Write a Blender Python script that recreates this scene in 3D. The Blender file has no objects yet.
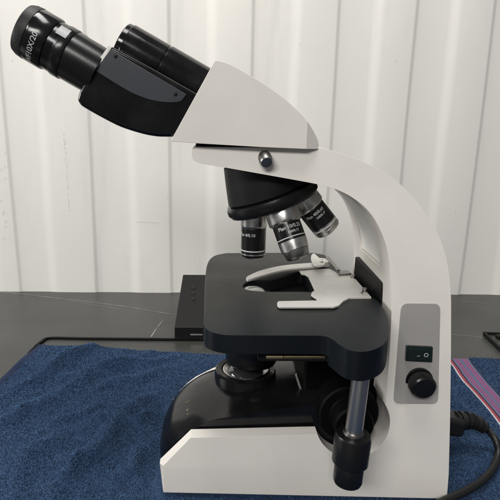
import bpy, bmesh, math, random
import numpy as np
from mathutils import Vector, Matrix
R = math.radians
random.seed(4)
sc = bpy.context.scene
col = sc.collection

# ------------------------------------------------------------ camera
CAM = Vector((-0.02, -0.412, 0.275))
F, PX, PY = 528.0, 215.0, 250.0            # focal length and principal point in photo pixels
cam = bpy.data.objects.new('camera', bpy.data.cameras.new('camera'))
col.objects.link(cam)
CROT = (Matrix.Rotation(R(90 - 13.8), 3, 'X') @ Matrix.Rotation(R(0.4), 3, 'Z'))
cam.matrix_world = Matrix.Translation(CAM) @ CROT.to_4x4()
cam.data.sensor_width = 36
cam.data.lens = 36 * F / 500
cam.data.shift_x = (250 - PX) / 500
cam.data.clip_start = 0.01
cam.data.clip_end = 50
sc.camera = cam

# ------------------------------------------------------------ light
w = bpy.data.worlds.new('World'); sc.world = w; w.use_nodes = True
bg = w.node_tree.nodes['Background']
bg.inputs[0].default_value = (0.93, 0.97, 1.0, 1)
bg.inputs[1].default_value = 0.16
def lamp(name, loc, aim, sx, sy, power, colr):
    l = bpy.data.lights.new(name, 'AREA'); l.shape = 'RECTANGLE'
    l.size = sx; l.size_y = sy; l.energy = power; l.color = colr
    o = bpy.data.objects.new(name, l); col.objects.link(o); o.location = loc
    o.rotation_euler = (Vector(aim) - Vector(loc)).to_track_quat('-Z', 'Y').to_euler()
    return o
lamp('ceiling_and_fill_lamp', (-0.15, -0.06, 1.75), (0.05, 0.12, 0.1), 1.2, 0.4, 27, (1.0, 0.985, 0.955))
lamp('window_light', (-1.6, 0.02, 0.62), (0.05, 0.0, 0.15), 0.7, 0.6, 17, (1.0, 0.99, 0.975))
lamp('ceiling_and_fill_lamp', (-0.75, -1.9, 1.35), (0.05, 0.1, 0.12), 1.2, 0.4, 40, (1.0, 0.985, 0.955))  # added front fill, hung below the ceiling to light the near flank
sc.view_settings.view_transform = 'Standard'
sc.view_settings.look = 'None'
sc.view_settings.exposure = 0
sc.view_settings.gamma = 1

# ------------------------------------------------------------ helpers
def ray(px, py):
    d = CROT @ Vector(((px - PX) / F, -(py - PY) / F, -1.0))
    return d
def PYp(px, py, a=0.0, b=0.0):
    """point where the sight line meets the upright plane Y = a + b*Z"""
    d = ray(px, py); t = (a + b * CAM.z - CAM.y) / (d.y - b * d.z)
    return CAM + d * t
def PZ(px, py, z=0.0):
    d = ray(px, py); return CAM + d * ((z - CAM.z) / d.z)
def depth(p):
    return -((CROT.transposed() @ (Vector(p) - CAM)).z)
def mpp(p): return depth(p) / F               # metres per photo pixel at p

def tag(o, label=None, cat=None, group=None, kind=None):
    if label: o['label'] = label
    if cat: o['category'] = cat
    if group: o['group'] = group
    if kind: o['kind'] = kind
    return o
def empty(name, loc, label, cat):
    o = bpy.data.objects.new(name, None); col.objects.link(o); o.location = loc
    o.empty_display_size = 0.02
    tag(o, label, cat); return o
def obj(name, me, mat, parent=None, bevel=0, seg=3, smooth=35):
    if isinstance(me, bmesh.types.BMesh):
        bm = me; me = bpy.data.meshes.new(name)
        bmesh.ops.recalc_face_normals(bm, faces=bm.faces)
        bm.to_mesh(me); bm.free()
    me.name = name
    o = bpy.data.objects.new(name, me); col.objects.link(o)
    if mat:
        me.materials.clear()
        for m in (mat if isinstance(mat, (list, tuple)) else [mat]): me.materials.append(m)
    for p in me.polygons: p.use_smooth = True
    me.set_sharp_from_angle(angle=R(smooth))
    if bevel:
        b = o.modifiers.new('bevel', 'BEVEL'); b.width = bevel; b.segments = seg
        b.limit_method = 'ANGLE'; b.angle_limit = R(28); b.harden_normals = True
    if parent:
        o.parent = parent
        q = parent
        off = Vector((0, 0, 0))
        while q: off += q.location; q = q.parent
        if off.length: me.transform(Matrix.Translation(-off))
    return o
def spline(pts, n=6, closed=False):
    """Catmull-Rom through 2-D or 3-D points"""
    P = [Vector(p) for p in pts]; out = []
    m = len(P)
    for i in range(m if closed else m - 1):
        if closed: a, b, c, d = P[i-1], P[i], P[(i+1) % m], P[(i+2) % m]
        else: a, b, c, d = P[max(i-1, 0)], P[i], P[i+1], P[min(i+2, m-1)]
        for k in range(n):
            t = k / n
            out.append(0.5 * ((2*b) + (c-a)*t + (2*a-5*b+4*c-d)*t*t + (3*b-a-3*c+d)*t**3))
    if not closed: out.append(P[-1])
    return out
def loft(rings, close=True, cap=True):
    bm = bmesh.new(); V = [[bm.verts.new(p) for p in r] for r in rings]
    n = len(V[0])
    for a, b in zip(V, V[1:]):
        for i in range(n if close else n - 1):
            try: bm.faces.new((a[i], a[(i+1) % n], b[(i+1) % n], b[i]))
            except ValueError: pass
    if cap:
        bm.faces.new(V[0]); bm.faces.new(V[-1][::-1])
    return bm
def prism_y(pts, near, far):
    """side outline (pixels) -> plate between two upright planes, near=(a,b), far=(a,b)"""
    A = [PYp(x, y, *near) for x, y in pts]
    B = [Vector((p.x, far[0] + far[1] * p.z, p.z)) for p in A]
    return loft([A, B])
def prism_z(pts, ztop, zbot):
    A = [PZ(x, y, ztop) for x, y in pts]
    return loft([A, [Vector((p.x, p.y, zbot)) for p in A]])
def frame(o, d, hint=(0, 0, 1)):
    z = Vector(d).normalized(); x = Vector(hint).cross(z)
    if x.length < 1e-4: x = Vector((1, 0, 0))
    x.normalize(); y = z.cross(x)
    M = Matrix((x, y, z)).transposed().to_4x4(); M.translation = Vector(o); return M
def lathe(prof, M=Matrix(), n=48, bm=None, cap=True):
    bm = bm or bmesh.new(); V = []
    for r, z in prof:
        V.append([bm.verts.new(M @ Vector((r*math.cos(2*math.pi*k/n), r*math.sin(2*math.pi*k/n), z))) for k in range(n)])
    for a, b in zip(V, V[1:]):
        for i in range(n): bm.faces.new((a[i], a[(i+1) % n], b[(i+1) % n], b[i]))
    if cap: bm.faces.new(V[0][::-1]); bm.faces.new(V[-1])
    return bm
def boxm(size, M=Matrix(), bm=None):
    bm = bm or bmesh.new()
    bmesh.ops.create_cube(bm, size=1, matrix=M @ Matrix.Diagonal((*size, 1)))
    return bm
def rounded(x0, y0, x1, y1, r, n=5):
    out = []
    for cx, cy, a in ((x1-r, y1-r, 0), (x0+r, y1-r, 90), (x0+r, y0+r, 180), (x1-r, y0+r, 270)):
        for k in range(n + 1):
            t = R(a + 90 * k / n); out.append((cx + r*math.cos(t), cy + r*math.sin(t)))
    return out
def boolean(bm, cutter, op='DIFFERENCE'):
    """bmesh A (op) bmesh B -> mesh"""
    obs = []
    for b in (bm, cutter):
        bmesh.ops.recalc_face_normals(b, faces=b.faces)
        me = bpy.data.meshes.new('tmp'); b.to_mesh(me); b.free()
        o = bpy.data.objects.new('tmp', me); col.objects.link(o); obs.append(o)
    md = obs[0].modifiers.new('b', 'BOOLEAN'); md.operation = op; md.object = obs[1]; md.solver = 'EXACT'
    dg = bpy.context.evaluated_depsgraph_get()
    me = bpy.data.meshes.new_from_object(obs[0].evaluated_get(dg))
    out = bmesh.new(); out.from_mesh(me)
    for o in obs: m = o.data; bpy.data.objects.remove(o); bpy.data.meshes.remove(m)
    bpy.data.meshes.remove(me)
    bmesh.ops.remove_doubles(out, verts=out.verts, dist=1e-6)
    return out
def text_bm(s, size, bold=0.0, align='LEFT'):
    c = bpy.data.curves.new('t', 'FONT'); c.body = s; c.size = size; c.align_x = align
    c.offset = bold; c.resolution_u = 3
    o = bpy.data.objects.new('t', c); col.objects.link(o)
    dg = bpy.context.evaluated_depsgraph_get()
    me = bpy.data.meshes.new_from_object(o.evaluated_get(dg))
    bm = bmesh.new(); bm.from_mesh(me)
    bpy.data.objects.remove(o); bpy.data.curves.remove(c); bpy.data.meshes.remove(me)
    return bm
def wrap_text(bm, M, radius, ang0, z0, usign=1, vsign=1):
    """lay flat text round a cylinder about M's z axis: x -> angle, y -> axis"""
    bmesh.ops.subdivide_edges(bm, edges=bm.edges, cuts=1)
    for v in bm.verts:
        a = ang0 + usign * v.co.x / radius
        v.co = M @ Vector((radius*math.cos(a), radius*math.sin(a), z0 + vsign * v.co.y))
    return bm

# ------------------------------------------------------------ materials
def mat(name, color, rough=0.5, metal=0.0, bump=0.0, bscale=400, var=0.0, vscale=30, spec=0.5, coat=0.0, rvar=0.0, sheen=0.0):
    m = bpy.data.materials.new(name); m.use_nodes = True
    nt = m.node_tree; b = nt.nodes['Principled BSDF']
    b.inputs['Base Color'].default_value = (*color, 1)
    b.inputs['Roughness'].default_value = rough
    b.inputs['Metallic'].default_value = metal
    b.inputs['Specular IOR Level'].default_value = spec
    b.inputs['Coat Weight'].default_value = coat
    b.inputs['Sheen Weight'].default_value = sheen
    tc = nt.nodes.new('ShaderNodeTexCoord')
    n = nt.nodes.new('ShaderNodeTexNoise'); n.inputs['Scale'].default_value = vscale; n.inputs['Detail'].default_value = 5
    nt.links.new(tc.outputs['Object'], n.inputs['Vector'])
    if var:
        mr = nt.nodes.new('ShaderNodeMapRange'); mr.inputs[1].default_value = 0.3; mr.inputs[2].default_value = 0.7
        mr.inputs[3].default_value = 1 - var; mr.inputs[4].default_value = 1 + var
        nt.links.new(n.outputs[0], mr.inputs[0])
        mx = nt.nodes.new('ShaderNodeVectorMath'); mx.operation = 'SCALE'; mx.inputs[0].default_value = color
        nt.links.new(mr.outputs[0], mx.inputs['Scale']); nt.links.new(mx.outputs[0], b.inputs['Base Color'])
    if rvar:
        mr = nt.nodes.new('ShaderNodeMapRange'); mr.inputs[1].default_value = 0.3; mr.inputs[2].default_value = 0.7
        mr.inputs[3].default_value = max(0.02, rough - rvar); mr.inputs[4].default_value = rough + rvar
        nt.links.new(n.outputs[0], mr.inputs[0]); nt.links.new(mr.outputs[0], b.inputs['Roughness'])
    if bump:
        n2 = nt.nodes.new('ShaderNodeTexNoise'); n2.inputs['Scale'].default_value = bscale; n2.inputs['Detail'].default_value = 3
        nt.links.new(tc.outputs['Object'], n2.inputs['Vector'])
        bp = nt.nodes.new('ShaderNodeBump'); bp.inputs['Strength'].default_value = bump; bp.inputs['Distance'].default_value = 0.0005
        nt.links.new(n2.outputs[0], bp.inputs['Height']); nt.links.new(bp.outputs[0], b.inputs['Normal'])
    return m
M_white = mat('cream_enamel', (0.67, 0.632, 0.585), 0.34, bump=0.04, bscale=700, var=0.03, vscale=25, rvar=0.06)
M_void = mat('black_mould', (0.0022, 0.0022, 0.0022), 0.5, spec=0.08)  # near-black; shadow over the focus knob and block is put into this colour
M_gloss = mat('black_gloss', (0.005, 0.005, 0.0055), 0.15, spec=0.32, var=0.3, vscale=60, rvar=0.06, bump=0.05, bscale=300)
M_black = mat('black_satin', (0.006, 0.006, 0.0065), 0.25, spec=0.32, bump=0.06, bscale=1500, var=0.2, rvar=0.06)
M_matte = mat('black_matte', (0.005, 0.005, 0.0052), 0.5, spec=0.2, bump=0.2, bscale=1200)
M_stage = mat('stage_black', (0.0065, 0.0075, 0.0073), 0.42, spec=0.22, bump=0.25, bscale=1400, var=0.10, vscale=25, rvar=0.05)
M_guard = mat('travel_cover_black', (0.004, 0.0055, 0.0075), 0.40, spec=0.22, bump=0.2, bscale=1400, var=0.15, vscale=60)
M_plate = mat('grey_side_plate', (0.034, 0.036, 0.043), 0.30, bump=0.02, bscale=1200, var=0.1)
M_rubber = mat('rubber', (0.006, 0.006, 0.006), 0.5, spec=0.25, bump=0.3, bscale=900)
M_steel = mat('satin_steel', (0.56, 0.545, 0.53), 0.28, metal=1.0, bump=0.03, bscale=700, var=0.1, vscale=80, rvar=0.08)
M_stem = mat('brushed_stem', (0.44, 0.425, 0.40), 0.33, metal=1.0, bump=0.05, bscale=300)
M_dsteel = mat('dull_steel', (0.27, 0.262, 0.255), 0.36, metal=1.0, bump=0.05, bscale=700, var=0.15)
M_alu = mat('slide_holder_grey', (0.58, 0.565, 0.53), 0.42, metal=0.25, bump=0.2, bscale=900, var=0.06, vscale=50)
M_brass = mat('dull_brass', (0.42, 0.33, 0.20), 0.4, metal=1.0)
M_ink = mat('white_print', (0.46, 0.46, 0.46), 0.6)
M_gold = mat('faded_gold_print', (0.09, 0.08, 0.055), 0.5, metal=0.0)
M_panel = mat('grey_panel', (0.275, 0.262, 0.25), 0.5, bump=0.08, bscale=1300, var=0.05)
M_switch = mat('switch_black', (0.006, 0.012, 0.012), 0.22)
M_glassy = mat('lens_glass', (0.02, 0.02, 0.022), 0.04, coat=1.0)
M_lensp = mat('pale_lens', (0.33, 0.33, 0.30), 0.12, coat=1.0)
M_cable = mat('cable_black', (0.009, 0.009, 0.009), 0.42, spec=0.35, bump=0.2, bscale=900)

# tabletop: dark stone with thin pale veins
def m_table():
    m = mat('dark_stone', (0.06, 0.06, 0.055), 0.36, spec=0.35)
    nt = m.node_tree; b = nt.nodes['Principled BSDF']; L = nt.links
    tc = nt.nodes.new('ShaderNodeTexCoord')
    n = nt.nodes.new('ShaderNodeTexNoise'); n.inputs['Scale'].default_value = 7; n.inputs['Detail'].default_value = 8; n.inputs['Roughness'].default_value = 0.6
    L.new(tc.outputs['Object'], n.inputs['Vector'])
    cr = nt.nodes.new('ShaderNodeValToRGB')
    cr.color_ramp.elements[0].position = 0.3; cr.color_ramp.elements[0].color = (0.027, 0.027, 0.025, 1)
    cr.color_ramp.elements[1].position = 0.72; cr.color_ramp.elements[1].color = (0.048, 0.049, 0.045, 1)
    L.new(n.outputs[0], cr.inputs[0]); L.new(cr.outputs[0], b.inputs['Base Color'])
    n2 = nt.nodes.new('ShaderNodeTexNoise'); n2.inputs['Scale'].default_value = 140; n2.inputs['Detail'].default_value = 4
    L.new(tc.outputs['Object'], n2.inputs['Vector'])
    bp = nt.nodes.new('ShaderNodeBump'); bp.inputs['Strength'].default_value = 0.12; bp.inputs['Distance'].default_value = 0.0006
    L.new(n2.outputs[0], bp.inputs['Height']); L.new(bp.outputs[0], b.inputs['Normal'])
    return m
M_table = m_table()
M_vein = mat('pale_vein', (0.20, 0.195, 0.175), 0.4, var=0.45, vscale=60)
M_joint = mat('black_joint', (0.006, 0.006, 0.006), 0.5)

def m_wall():
    m = mat('painted_sheet', (0.66, 0.645, 0.60), 0.5)
    nt = m.node_tree; b = nt.nodes['Principled BSDF']; L = nt.links
    tc = nt.nodes.new('ShaderNodeTexCoord')
    def noise(scale, sc3, detail=5, rough=0.55):
        mp = nt.nodes.new('ShaderNodeMapping'); mp.inputs['Scale'].default_value = sc3
        L.new(tc.outputs['Object'], mp.inputs['Vector'])
        n = nt.nodes.new('ShaderNodeTexNoise'); n.inputs['Scale'].default_value = scale
        n.inputs['Detail'].default_value = detail; n.inputs['Roughness'].default_value = rough
        L.new(mp.outputs[0], n.inputs['Vector']); return n
    base = nt.nodes.new('ShaderNodeValToRGB')
    base.color_ramp.elements[0].position = 0.3; base.color_ramp.elements[0].color = (0.63, 0.615, 0.585, 1)
    base.color_ramp.elements[1].position = 0.7; base.color_ramp.elements[1].color = (0.715, 0.69, 0.64, 1)
    L.new(noise(3.6, (1, 1, 0.4), 5, 0.55).outputs[0], base.inputs[0])
    # vertical run marks and dirt
    st = nt.nodes.new('ShaderNodeMapRange'); st.inputs[1].default_value = 0.54; st.inputs[2].default_value = 0.80
    st.inputs[3].default_value = 0.0; st.inputs[4].default_value = 0.45
    L.new(noise(20, (1, 1, 0.09), 6, 0.7).outputs[0], st.inputs[0])
    mx = nt.nodes.new('ShaderNodeMix'); mx.data_type = 'RGBA'
    L.new(st.outputs[0], mx.inputs[0]); L.new(base.outputs[0], mx.inputs[6])
    mx.inputs[7].default_value = (0.40, 0.40, 0.41, 1)
    sp = nt.nodes.new('ShaderNodeMapRange'); sp.inputs[1].default_value = 0.72; sp.inputs[2].default_value = 0.78
    sp.inputs[3].default_value = 0.0; sp.inputs[4].default_value = 0.5
    L.new(noise(60, (1, 1, 0.4), 4, 0.6).outputs[0], sp.inputs[0])
    mx2 = nt.nodes.new('ShaderNodeMix'); mx2.data_type = 'RGBA'
    L.new(sp.outputs[0], mx2.inputs[0]); L.new(mx.outputs[2], mx2.inputs[6])
    mx2.inputs[7].default_value = (0.30, 0.29, 0.27, 1)
    L.new(mx2.outputs[2], b.inputs['Base Color'])
    bp = nt.nodes.new('ShaderNodeBump'); bp.inputs['Strength'].default_value = 0.2; bp.inputs['Distance'].default_value = 0.002
    L.new(noise(14, (1, 1, 0.5), 4).outputs[0], bp.inputs['Height']); L.new(bp.outputs[0], b.inputs['Normal'])
    return m
M_wall = m_wall()

# ------------------------------------------------------------ setting
ZT = -0.006                                    # tabletop level (the towel lies between it and the microscope)
YW = 0.430                                     # wall
bm = boxm((2.6, 1.55, 0.03), Matrix.Translation((0.1, YW + 0.02 - 0.775, ZT - 0.015)))
table = obj('tabletop', bm, M_table, bevel=0.001); tag(table, kind='structure')
def ribbon(pts, widths, z, h=0.0004):
    P = spline(pts, 8); A = []; B = []
    n = len(P)
    for i, p in enumerate(P):
        d = (P[min(i+1, n-1)] - P[max(i-1, 0)]).normalized(); nrm = Vector((-d.y, d.x, 0))
        wd = widths[0] + (widths[1] - widths[0]) * i / (n - 1)
        wd *= 0.7 + 0.6 * random.random()
        A.append(Vector((p.x, p.y, z)) + nrm * wd / 2); B.append(Vector((p.x, p.y, z)) - nrm * wd / 2)
    bm = bmesh.new(); va = [bm.verts.new(v) for v in A]; vb = [bm.verts.new(v) for v in B]
    for i in range(n - 1): bm.faces.new((va[i], va[i+1], vb[i+1], vb[i]))
    return bm
def table_pt(x, y): return PZ(x, y, ZT)
for k, (pts, wd) in enumerate([
        ([(-20, 291), (15, 293.5), (40, 296.5), (80, 301), (120, 306), (175, 314.5), (230, 318)], (0.0016, 0.0010)),
        ([(60, 300), (95, 305), (130, 311)], (0.0006, 0.0004)),
        ([(151, 337), (157, 328), (163, 320.5)], (0.0014, 0.0010)),
        ([(430, 332), (452, 334.6), (470, 336.4), (484, 338)], (0.0014, 0.0010)),
        ([(440, 299), (470, 302), (520, 306)], (0.0010, 0.0005))]):
    v = obj('stone_vein', ribbon([table_pt(*p) for p in pts], wd, ZT + 0.0003), M_vein)
    v.parent = table

# corrugated sheet wall: flat ribs and troughs with sloping sides
def wall_x(px): return PYp(px, 145, YW).x
slopes = [(-66, 1), (-30, -1), (8, 1), (44, -1), (90, 1), (131, -1), (170, 1), (211, -1), (251, 1), (291, -1), (331, 1), (369, -1),
          (405, 1), (441, -1), (478, 1), (516, -1), (553, 1), (590, -1), (628, 1)]
prof = [(wall_x(-105), 0.0)]; s = 0
for px, sg in slopes:
    x = wall_x(px)
    hw = 0.0036 if sg > 0 else 0.0100
    for k in range(9):
        u = k / 8; e_ = u*u*(3 - 2*u)
        prof.append((x - hw + 2*hw*u, 0.0021 * (e_ if sg > 0 else 1 - e_)))
prof.append((wall_x(665), prof[-1][1]))
bm = bmesh.new(); rows = []
zs = [-0.05 + 1.15 * k / 46 for k in range(47)]
for z in zs:
    rows.append([bm.verts.new((x + 0.0008 * math.sin(z*9 + x*31), YW + d + 0.0012 * math.sin(x*8 + z*5), z)) for x, d in prof])
for a, b in zip(rows, rows[1:]):
    for i in range(len(prof) - 1): bm.faces.new((a[i], a[i+1], b[i+1], b[i]))
wall = obj('wall', bm, M_wall, smooth=80)
sd = wall.modifiers.new('thick', 'SOLIDIFY'); sd.thickness = 0.003; sd.offset = 1
tag(wall, kind='structure')
wall.data.transform(Matrix.Translation((0, 0, 0)))
# old scratches and rust flecks in the paint
fk_ = bmesh.new()
def fleck(px, py, w_, h_):
    p = PYp(px, py, YW); dd_ = 0.0
    for (xa_, da_), (xb_, db_) in zip(prof, prof[1:]):
        if xa_ <= p.x <= xb_ and xb_ > xa_: dd_ = da_ + (db_ - da_) * (p.x - xa_) / (xb_ - xa_)
    y_ = YW + dd_ + 0.0012 * math.sin(p.x*8 + p.z*5) - 0.0011
    a_ = random.uniform(-0.2, 0.2)
    q4 = [(-w_/2, -h_/2), (w_/2, -h_/2*0.7), (w_/2*0.8, h_/2), (-w_/2*0.7, h_/2*0.8)]
    fk_.faces.new([fk_.verts.new((p.x + u*math.cos(a_) - v*math.sin(a_)*0.3, y_, p.z + v)) for u, v in q4])
for k in range(26): fleck(64 + k*0.22 + random.uniform(-0.5, 0.5), 132 + k*3.1 + random.uniform(-1.2, 1.2), 0.0010*random.uniform(.5, 1.3), 0.0028*random.uniform(.3, 1.5))
for k in range(12): fleck(137 + k*1.9, 221 + k*0.15 + random.uniform(-.3, .3), 0.0030, 0.0006)
for k in range(12): fleck(random.uniform(0, 6), random.uniform(130, 250), 0.0012, 0.004*random.uniform(.3, 1.2))
for k in range(16): fleck(478 - k*0.9 + random.uniform(-.4, .4), 130 + k*9, 0.0007, 0.006*random.uniform(.3, 1.2))
for px_, py_ in ((167, 196), (233, 118), (395, 60), (300, 44), (455, 210), (150, 260), (22, 268), (60, 252), (12, 60)): fleck(px_, py_, 0.0014, 0.0018)
o = obj('paint_fleck', fk_, mat('bare_fleck', (0.60, 0.58, 0.55), 0.7)); o.parent = wall

# black joint strip in the worktop in front of the sloping device
zj = ZT + 0.0015
js = [(28, 353.5), (35, 347), (42, 341.5), (50, 338), (80, 338.4), (140, 339), (205, 339.6), (300, 340)]
P = [PZ(x, y, zj) for x, y in js]
P = [P[0]] + spline(P[1:], 5)
bm = bmesh.new()
rings = []
for i, p in enumerate(P):
    d = (P[min(i+1, len(P)-1)] - P[max(i-1, 0)]).normalized(); nn = Vector((-d.y, d.x, 0))
    h = 0.0024 * min(1, 0.35 + i * 0.3)
    rings.append([Vector((p.x, p.y, ZT + 0.0001)) + nn*h, Vector((p.x, p.y, zj + 0.001)) + nn*h*0.8,
                  Vector((p.x, p.y, zj + 0.001)) - nn*h*0.8, Vector((p.x, p.y, ZT + 0.0001)) - nn*h])
strip = obj('rubber_edging_strip', loft(rings), M_void)
tag(strip, 'thin black rubber edging strip on the dark tabletop behind the blue towel', 'edging strip')

# tray corner at the right edge of the picture
t = empty('shallow_tray', PZ(497, 345, ZT), 'dark shallow tray with a raised black rim at the right edge beyond the towel', 'tray')
def tz(x, y): return PZ(x, y, ZT + 0.006)
c0 = tz(483, 331.5); dL = (tz(503, 350.5) - c0).normalized(); dR = Vector((dL.y * -1, dL.x, 0)); dR = dR if dR.x > 0 else -dR
W, Lh = 0.16, 0.12
c = [c0, c0 + dL*Lh, c0 + dL*Lh + dR*W, c0 + dR*W]
def inset(c, k):
    m = sum(c, Vector()) / 4
    return [p + (m - p).normalized() * k for p in c]
o1 = [Vector((p.x, p.y, ZT + 0.0002)) for p in c]; o2 = [Vector((p.x, p.y, ZT + 0.006)) for p in c]
i2 = [Vector((p.x, p.y, ZT + 0.006)) for p in inset(c, 0.004)]; i1 = [Vector((p.x, p.y, ZT + 0.002)) for p in inset(c, 0.005)]
obj('rim', loft([o1, o2, i2, i1]), M_matte, t, bevel=0.0006)
fl = [Vector((p.x, p.y, ZT + 0.0025)) for p in inset(c, 0.0048)]
obj('tray_floor', loft([fl, [p - Vector((0, 0, 0.0015)) for p in fl]]), M_table, t)
q = tz(496.5, 336)
obj('inner_block', boxm((0.05, 0.008, 0.004), Matrix.Translation(q + Vector((0.025, 0.0, -0.001)))), M_matte, t, bevel=0.001)

# sloping black control box behind the stage
D0 = PZ(174.5, 341, ZT)
t = empty('control_box', D0, 'black wedge shaped control box with three small round buttons standing behind the stage', 'control box')
fy = D0.y
wl = PYp(174.5, 330, fy).x
top_f = PYp(176, 327, fy).z
by = fy + 0.15
top_b = PYp(183, 274.5, by).z
Wd = 0.115
pts = [(fy, ZT + 0.0002), (fy, top_f), (by, top_b), (by, ZT + 0.0002)]
skew = PYp(183, 274.5, by).x - wl
L_ = [Vector((wl + skew * (y - fy) / (by - fy), y, z)) for y, z in pts]
bm = loft([L_, [p + Vector((Wd, 0, 0)) for p in L_]])
body = obj('housing', bm, M_matte, t, bevel=0.0012)
tp = (Vector((0, by, top_b)) - Vector((0, fy, top_f))).normalized(); nrm = Vector((0, -tp.z, tp.y))
for py in (288, 293.5, 299):
    # on the sloping top
    d = ray(193.5, py); o_ = Vector((0, fy, top_f)); tt = (o_ - CAM).dot(nrm) / d.dot(nrm); p = CAM + d * tt
    obj('button', lathe([(0.0032, -0.0005), (0.0032, 0.0006), (0.0026, 0.0010)], frame(p, nrm), 24), M_rubber, t)
p = PYp(196.5, 334.5, fy)
obj('silver_badge', boxm((0.016, 0.0008, 0.0018), Matrix.Translation(p)), M_steel, t)

# ------------------------------------------------------------ microscope
scope = empty('microscope', (0.06, 0, 0), 'cream and black laboratory microscope with angled binocular tubes standing on a blue towel', 'microscope')
NA, NB = -0.069, 0.105                          # near flank of the body: Y = NA + NB*Z
NEAR, FAR = (NA, NB), (-NA, -NB)

outer = spline([(321, 148), (335, 151.5), (352, 157.4), (368, 164), (384, 173), (402, 186), (418, 203), (432, 224), (440, 240), (446, 260), (449, 280), (450, 300)], 4)
inner = spline([(388, 362), (390, 330), (391, 300), (390, 275), (387, 250), (380, 230), (370, 213), (356, 200), (340, 191), (325, 186), (309, 182.5)], 4)
body = [(191.5, 151), (192, 148.6), (194, 147)] + [tuple(v) for v in outer] + \
       [(449.5, 350), (448, 420), (445.5, 495.5), (162.5, 490.5), (158.5, 470.5), (190.5, 437.5), (300, 433.5), (382, 431), (385, 400)] + \
       [tuple(v) for v in inner] + [(270, 175.5), (222, 167), (201, 163.6), (196, 162), (193, 159.5), (191.8, 156)]
bm = prism_y(body, NEAR, FAR)
zmin = min(v.co.z for v in bm.verts)
for v in bm.verts:                              # flat foot on the towel
    if v.co.z < 0.006: v.co.z = 0.0005
# lower band of the foot is upright; chamfered front corners
zb = PYp(300, 470, *NEAR).z
g = bm.verts[:] + bm.edges[:] + bm.faces[:]
bmesh.ops.bisect_plane(bm, geom=g, plane_co=(0, 0, zb), plane_no=(0, 0, 1))
for v in bm.verts:
    if v.co.z < zb + 1e-5:
        v.co.y = math.copysign(-(NA + NB * zb), v.co.y)
xf = PYp(159, 470, *NEAR).x
for s in (-1, 1):
    n = Vector((-1, s * 0.42, 0)).normalized()
    pc = Vector((xf + 0.0035, s * 0.0675, 0))
    g = bm.verts[:] + bm.edges[:] + bm.faces[:]
    r = bmesh.ops.bisect_plane(bm, geom=g, plane_co=pc, plane_no=n, clear_outer=True)
    bmesh.ops.holes_fill(bm, edges=[e for e in bm.edges if e.is_boundary])
bm = boolean(bm, boxm((0.20, 0.099, 0.2), Matrix.Translation((xf - 0.004 + 0.05, -0.0035, 0.004 + 0.1))))
bm = boolean(bm, boxm((0.15, 0.06, 0.3), Matrix.Translation((xf - 0.02 + 0.05, 0.050 + 0.03, 0.05))))   # the far flank of the foot is set in
fc = [(-0.10, 0.004), (-0.0640, 0.004), (-0.0600, 0.0120), (-0.0525, 0.0222), (-0.0450, 0.0305), (-0.0372, 0.0368), (-0.0202, 0.0462), (-0.0127, 0.0490), (0.020, 0.050), (0.0700, 0.058)]
fcs = [Vector((x_, 0, z_)) for x_, z_ in fc] + [Vector((0.0700, 0, 0.2)), Vector((-0.10, 0, 0.2))]
bm = boolean(bm, loft([[p + Vector((0, 0.02, 0)) for p in fcs], [p + Vector((0, 0.09, 0)) for p in fcs]]))
# round recess for the focus knob in each flank
kc = PYp(352, 421, *NEAR)
for s in (-1, 1):
    cut = lathe([(0.0272, 0), (0.0272, 0.06)], frame((kc.x, s * 0.030, kc.z), (0, s, 0)), 64)
    bm = boolean(bm, cut)
# scooped channel up the inner face of the arm
def chan(off):
    pts = [(347, 196), (356, 203.5), (366, 212.5), (374, 222), (380.5, 234), (385, 248), (386.5, 258), (386.5, 268), (380, 266)]
    return pts
ca = [PYp(x, y, *NEAR) for x, y in [(338, 191), (346, 193), (357, 199.5), (368, 208), (377, 219.5), (384.5, 234), (390, 250), (393, 263), (396, 275.5), (372, 275.5), (352, 250)]]
cb = [Vector((p.x, 0.0, p.z)) for p in ca]
def shift(pts, k): return [Vector((p.x, k, p.z)) for p in pts]
bm = boolean(bm, loft([shift(ca, -0.028), shift(ca, 0.028)]))
lit_pts = [PYp(x, y, *NEAR) for x, y in [(339, 191.5), (346, 194.5), (356, 201.5), (366.5, 210.5), (375.5, 222), (382.8, 236), (388, 251), (391, 263), (392.5, 274.8), (396, 275.0), (396, 262), (392, 248), (386, 233), (378, 219), (368, 207), (357, 198.5), (346, 192.5)]]
channel_lit_face = loft([shift(lit_pts, -0.0278), shift(lit_pts, 0.0278)])
arm = obj('stand_body', bm, M_white, scope, bevel=0.0022, seg=3)
obj('channel_lit_face', channel_lit_face, mat('channel_lit_white', (0.84, 0.83, 0.80), 0.4), scope, bevel=0.0006)  # added pale liner: the light inside the channel is put into its colour

# viewing head
HN, HF = (-0.0490, 0.0), (0.0490, 0.0)
top = spline([(218, 60.5), (229, 63.8), (245, 72.5), (265, 84.5), (285, 99), (302, 115), (313, 129), (319, 140), (320.5, 146)], 4)
hp = [(170.5, 141.3), (215, 60.3)] + [tuple(v) for v in top] + [(319, 149.6), (262, 147.2), (200, 143.6)]
hb = prism_y(hp, HN, HF)
hx = PYp(307, 140, -0.05).x
for s in (-1, 1):
    n = Vector((0.62, s, 0)).normalized()
    bmesh.ops.bisect_plane(hb, geom=hb.verts[:] + hb.edges[:] + hb.faces[:], plane_co=(hx, s * 0.049, 0), plane_no=n, clear_outer=True)
    bmesh.ops.holes_fill(hb, edges=[e for e in hb.edges if e.is_boundary])
head = obj('viewing_head', hb, M_white, scope, bevel=0.002)
# dark collar between head and arm
hc = PYp(255, 150, -0.02); 
bm = prism_y([(196, 142.8), (318, 149), (318, 152), (196, 149)], (-0.033, 0), (0.033, 0))
obj('head_collar', bm, M_matte, scope)
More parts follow.
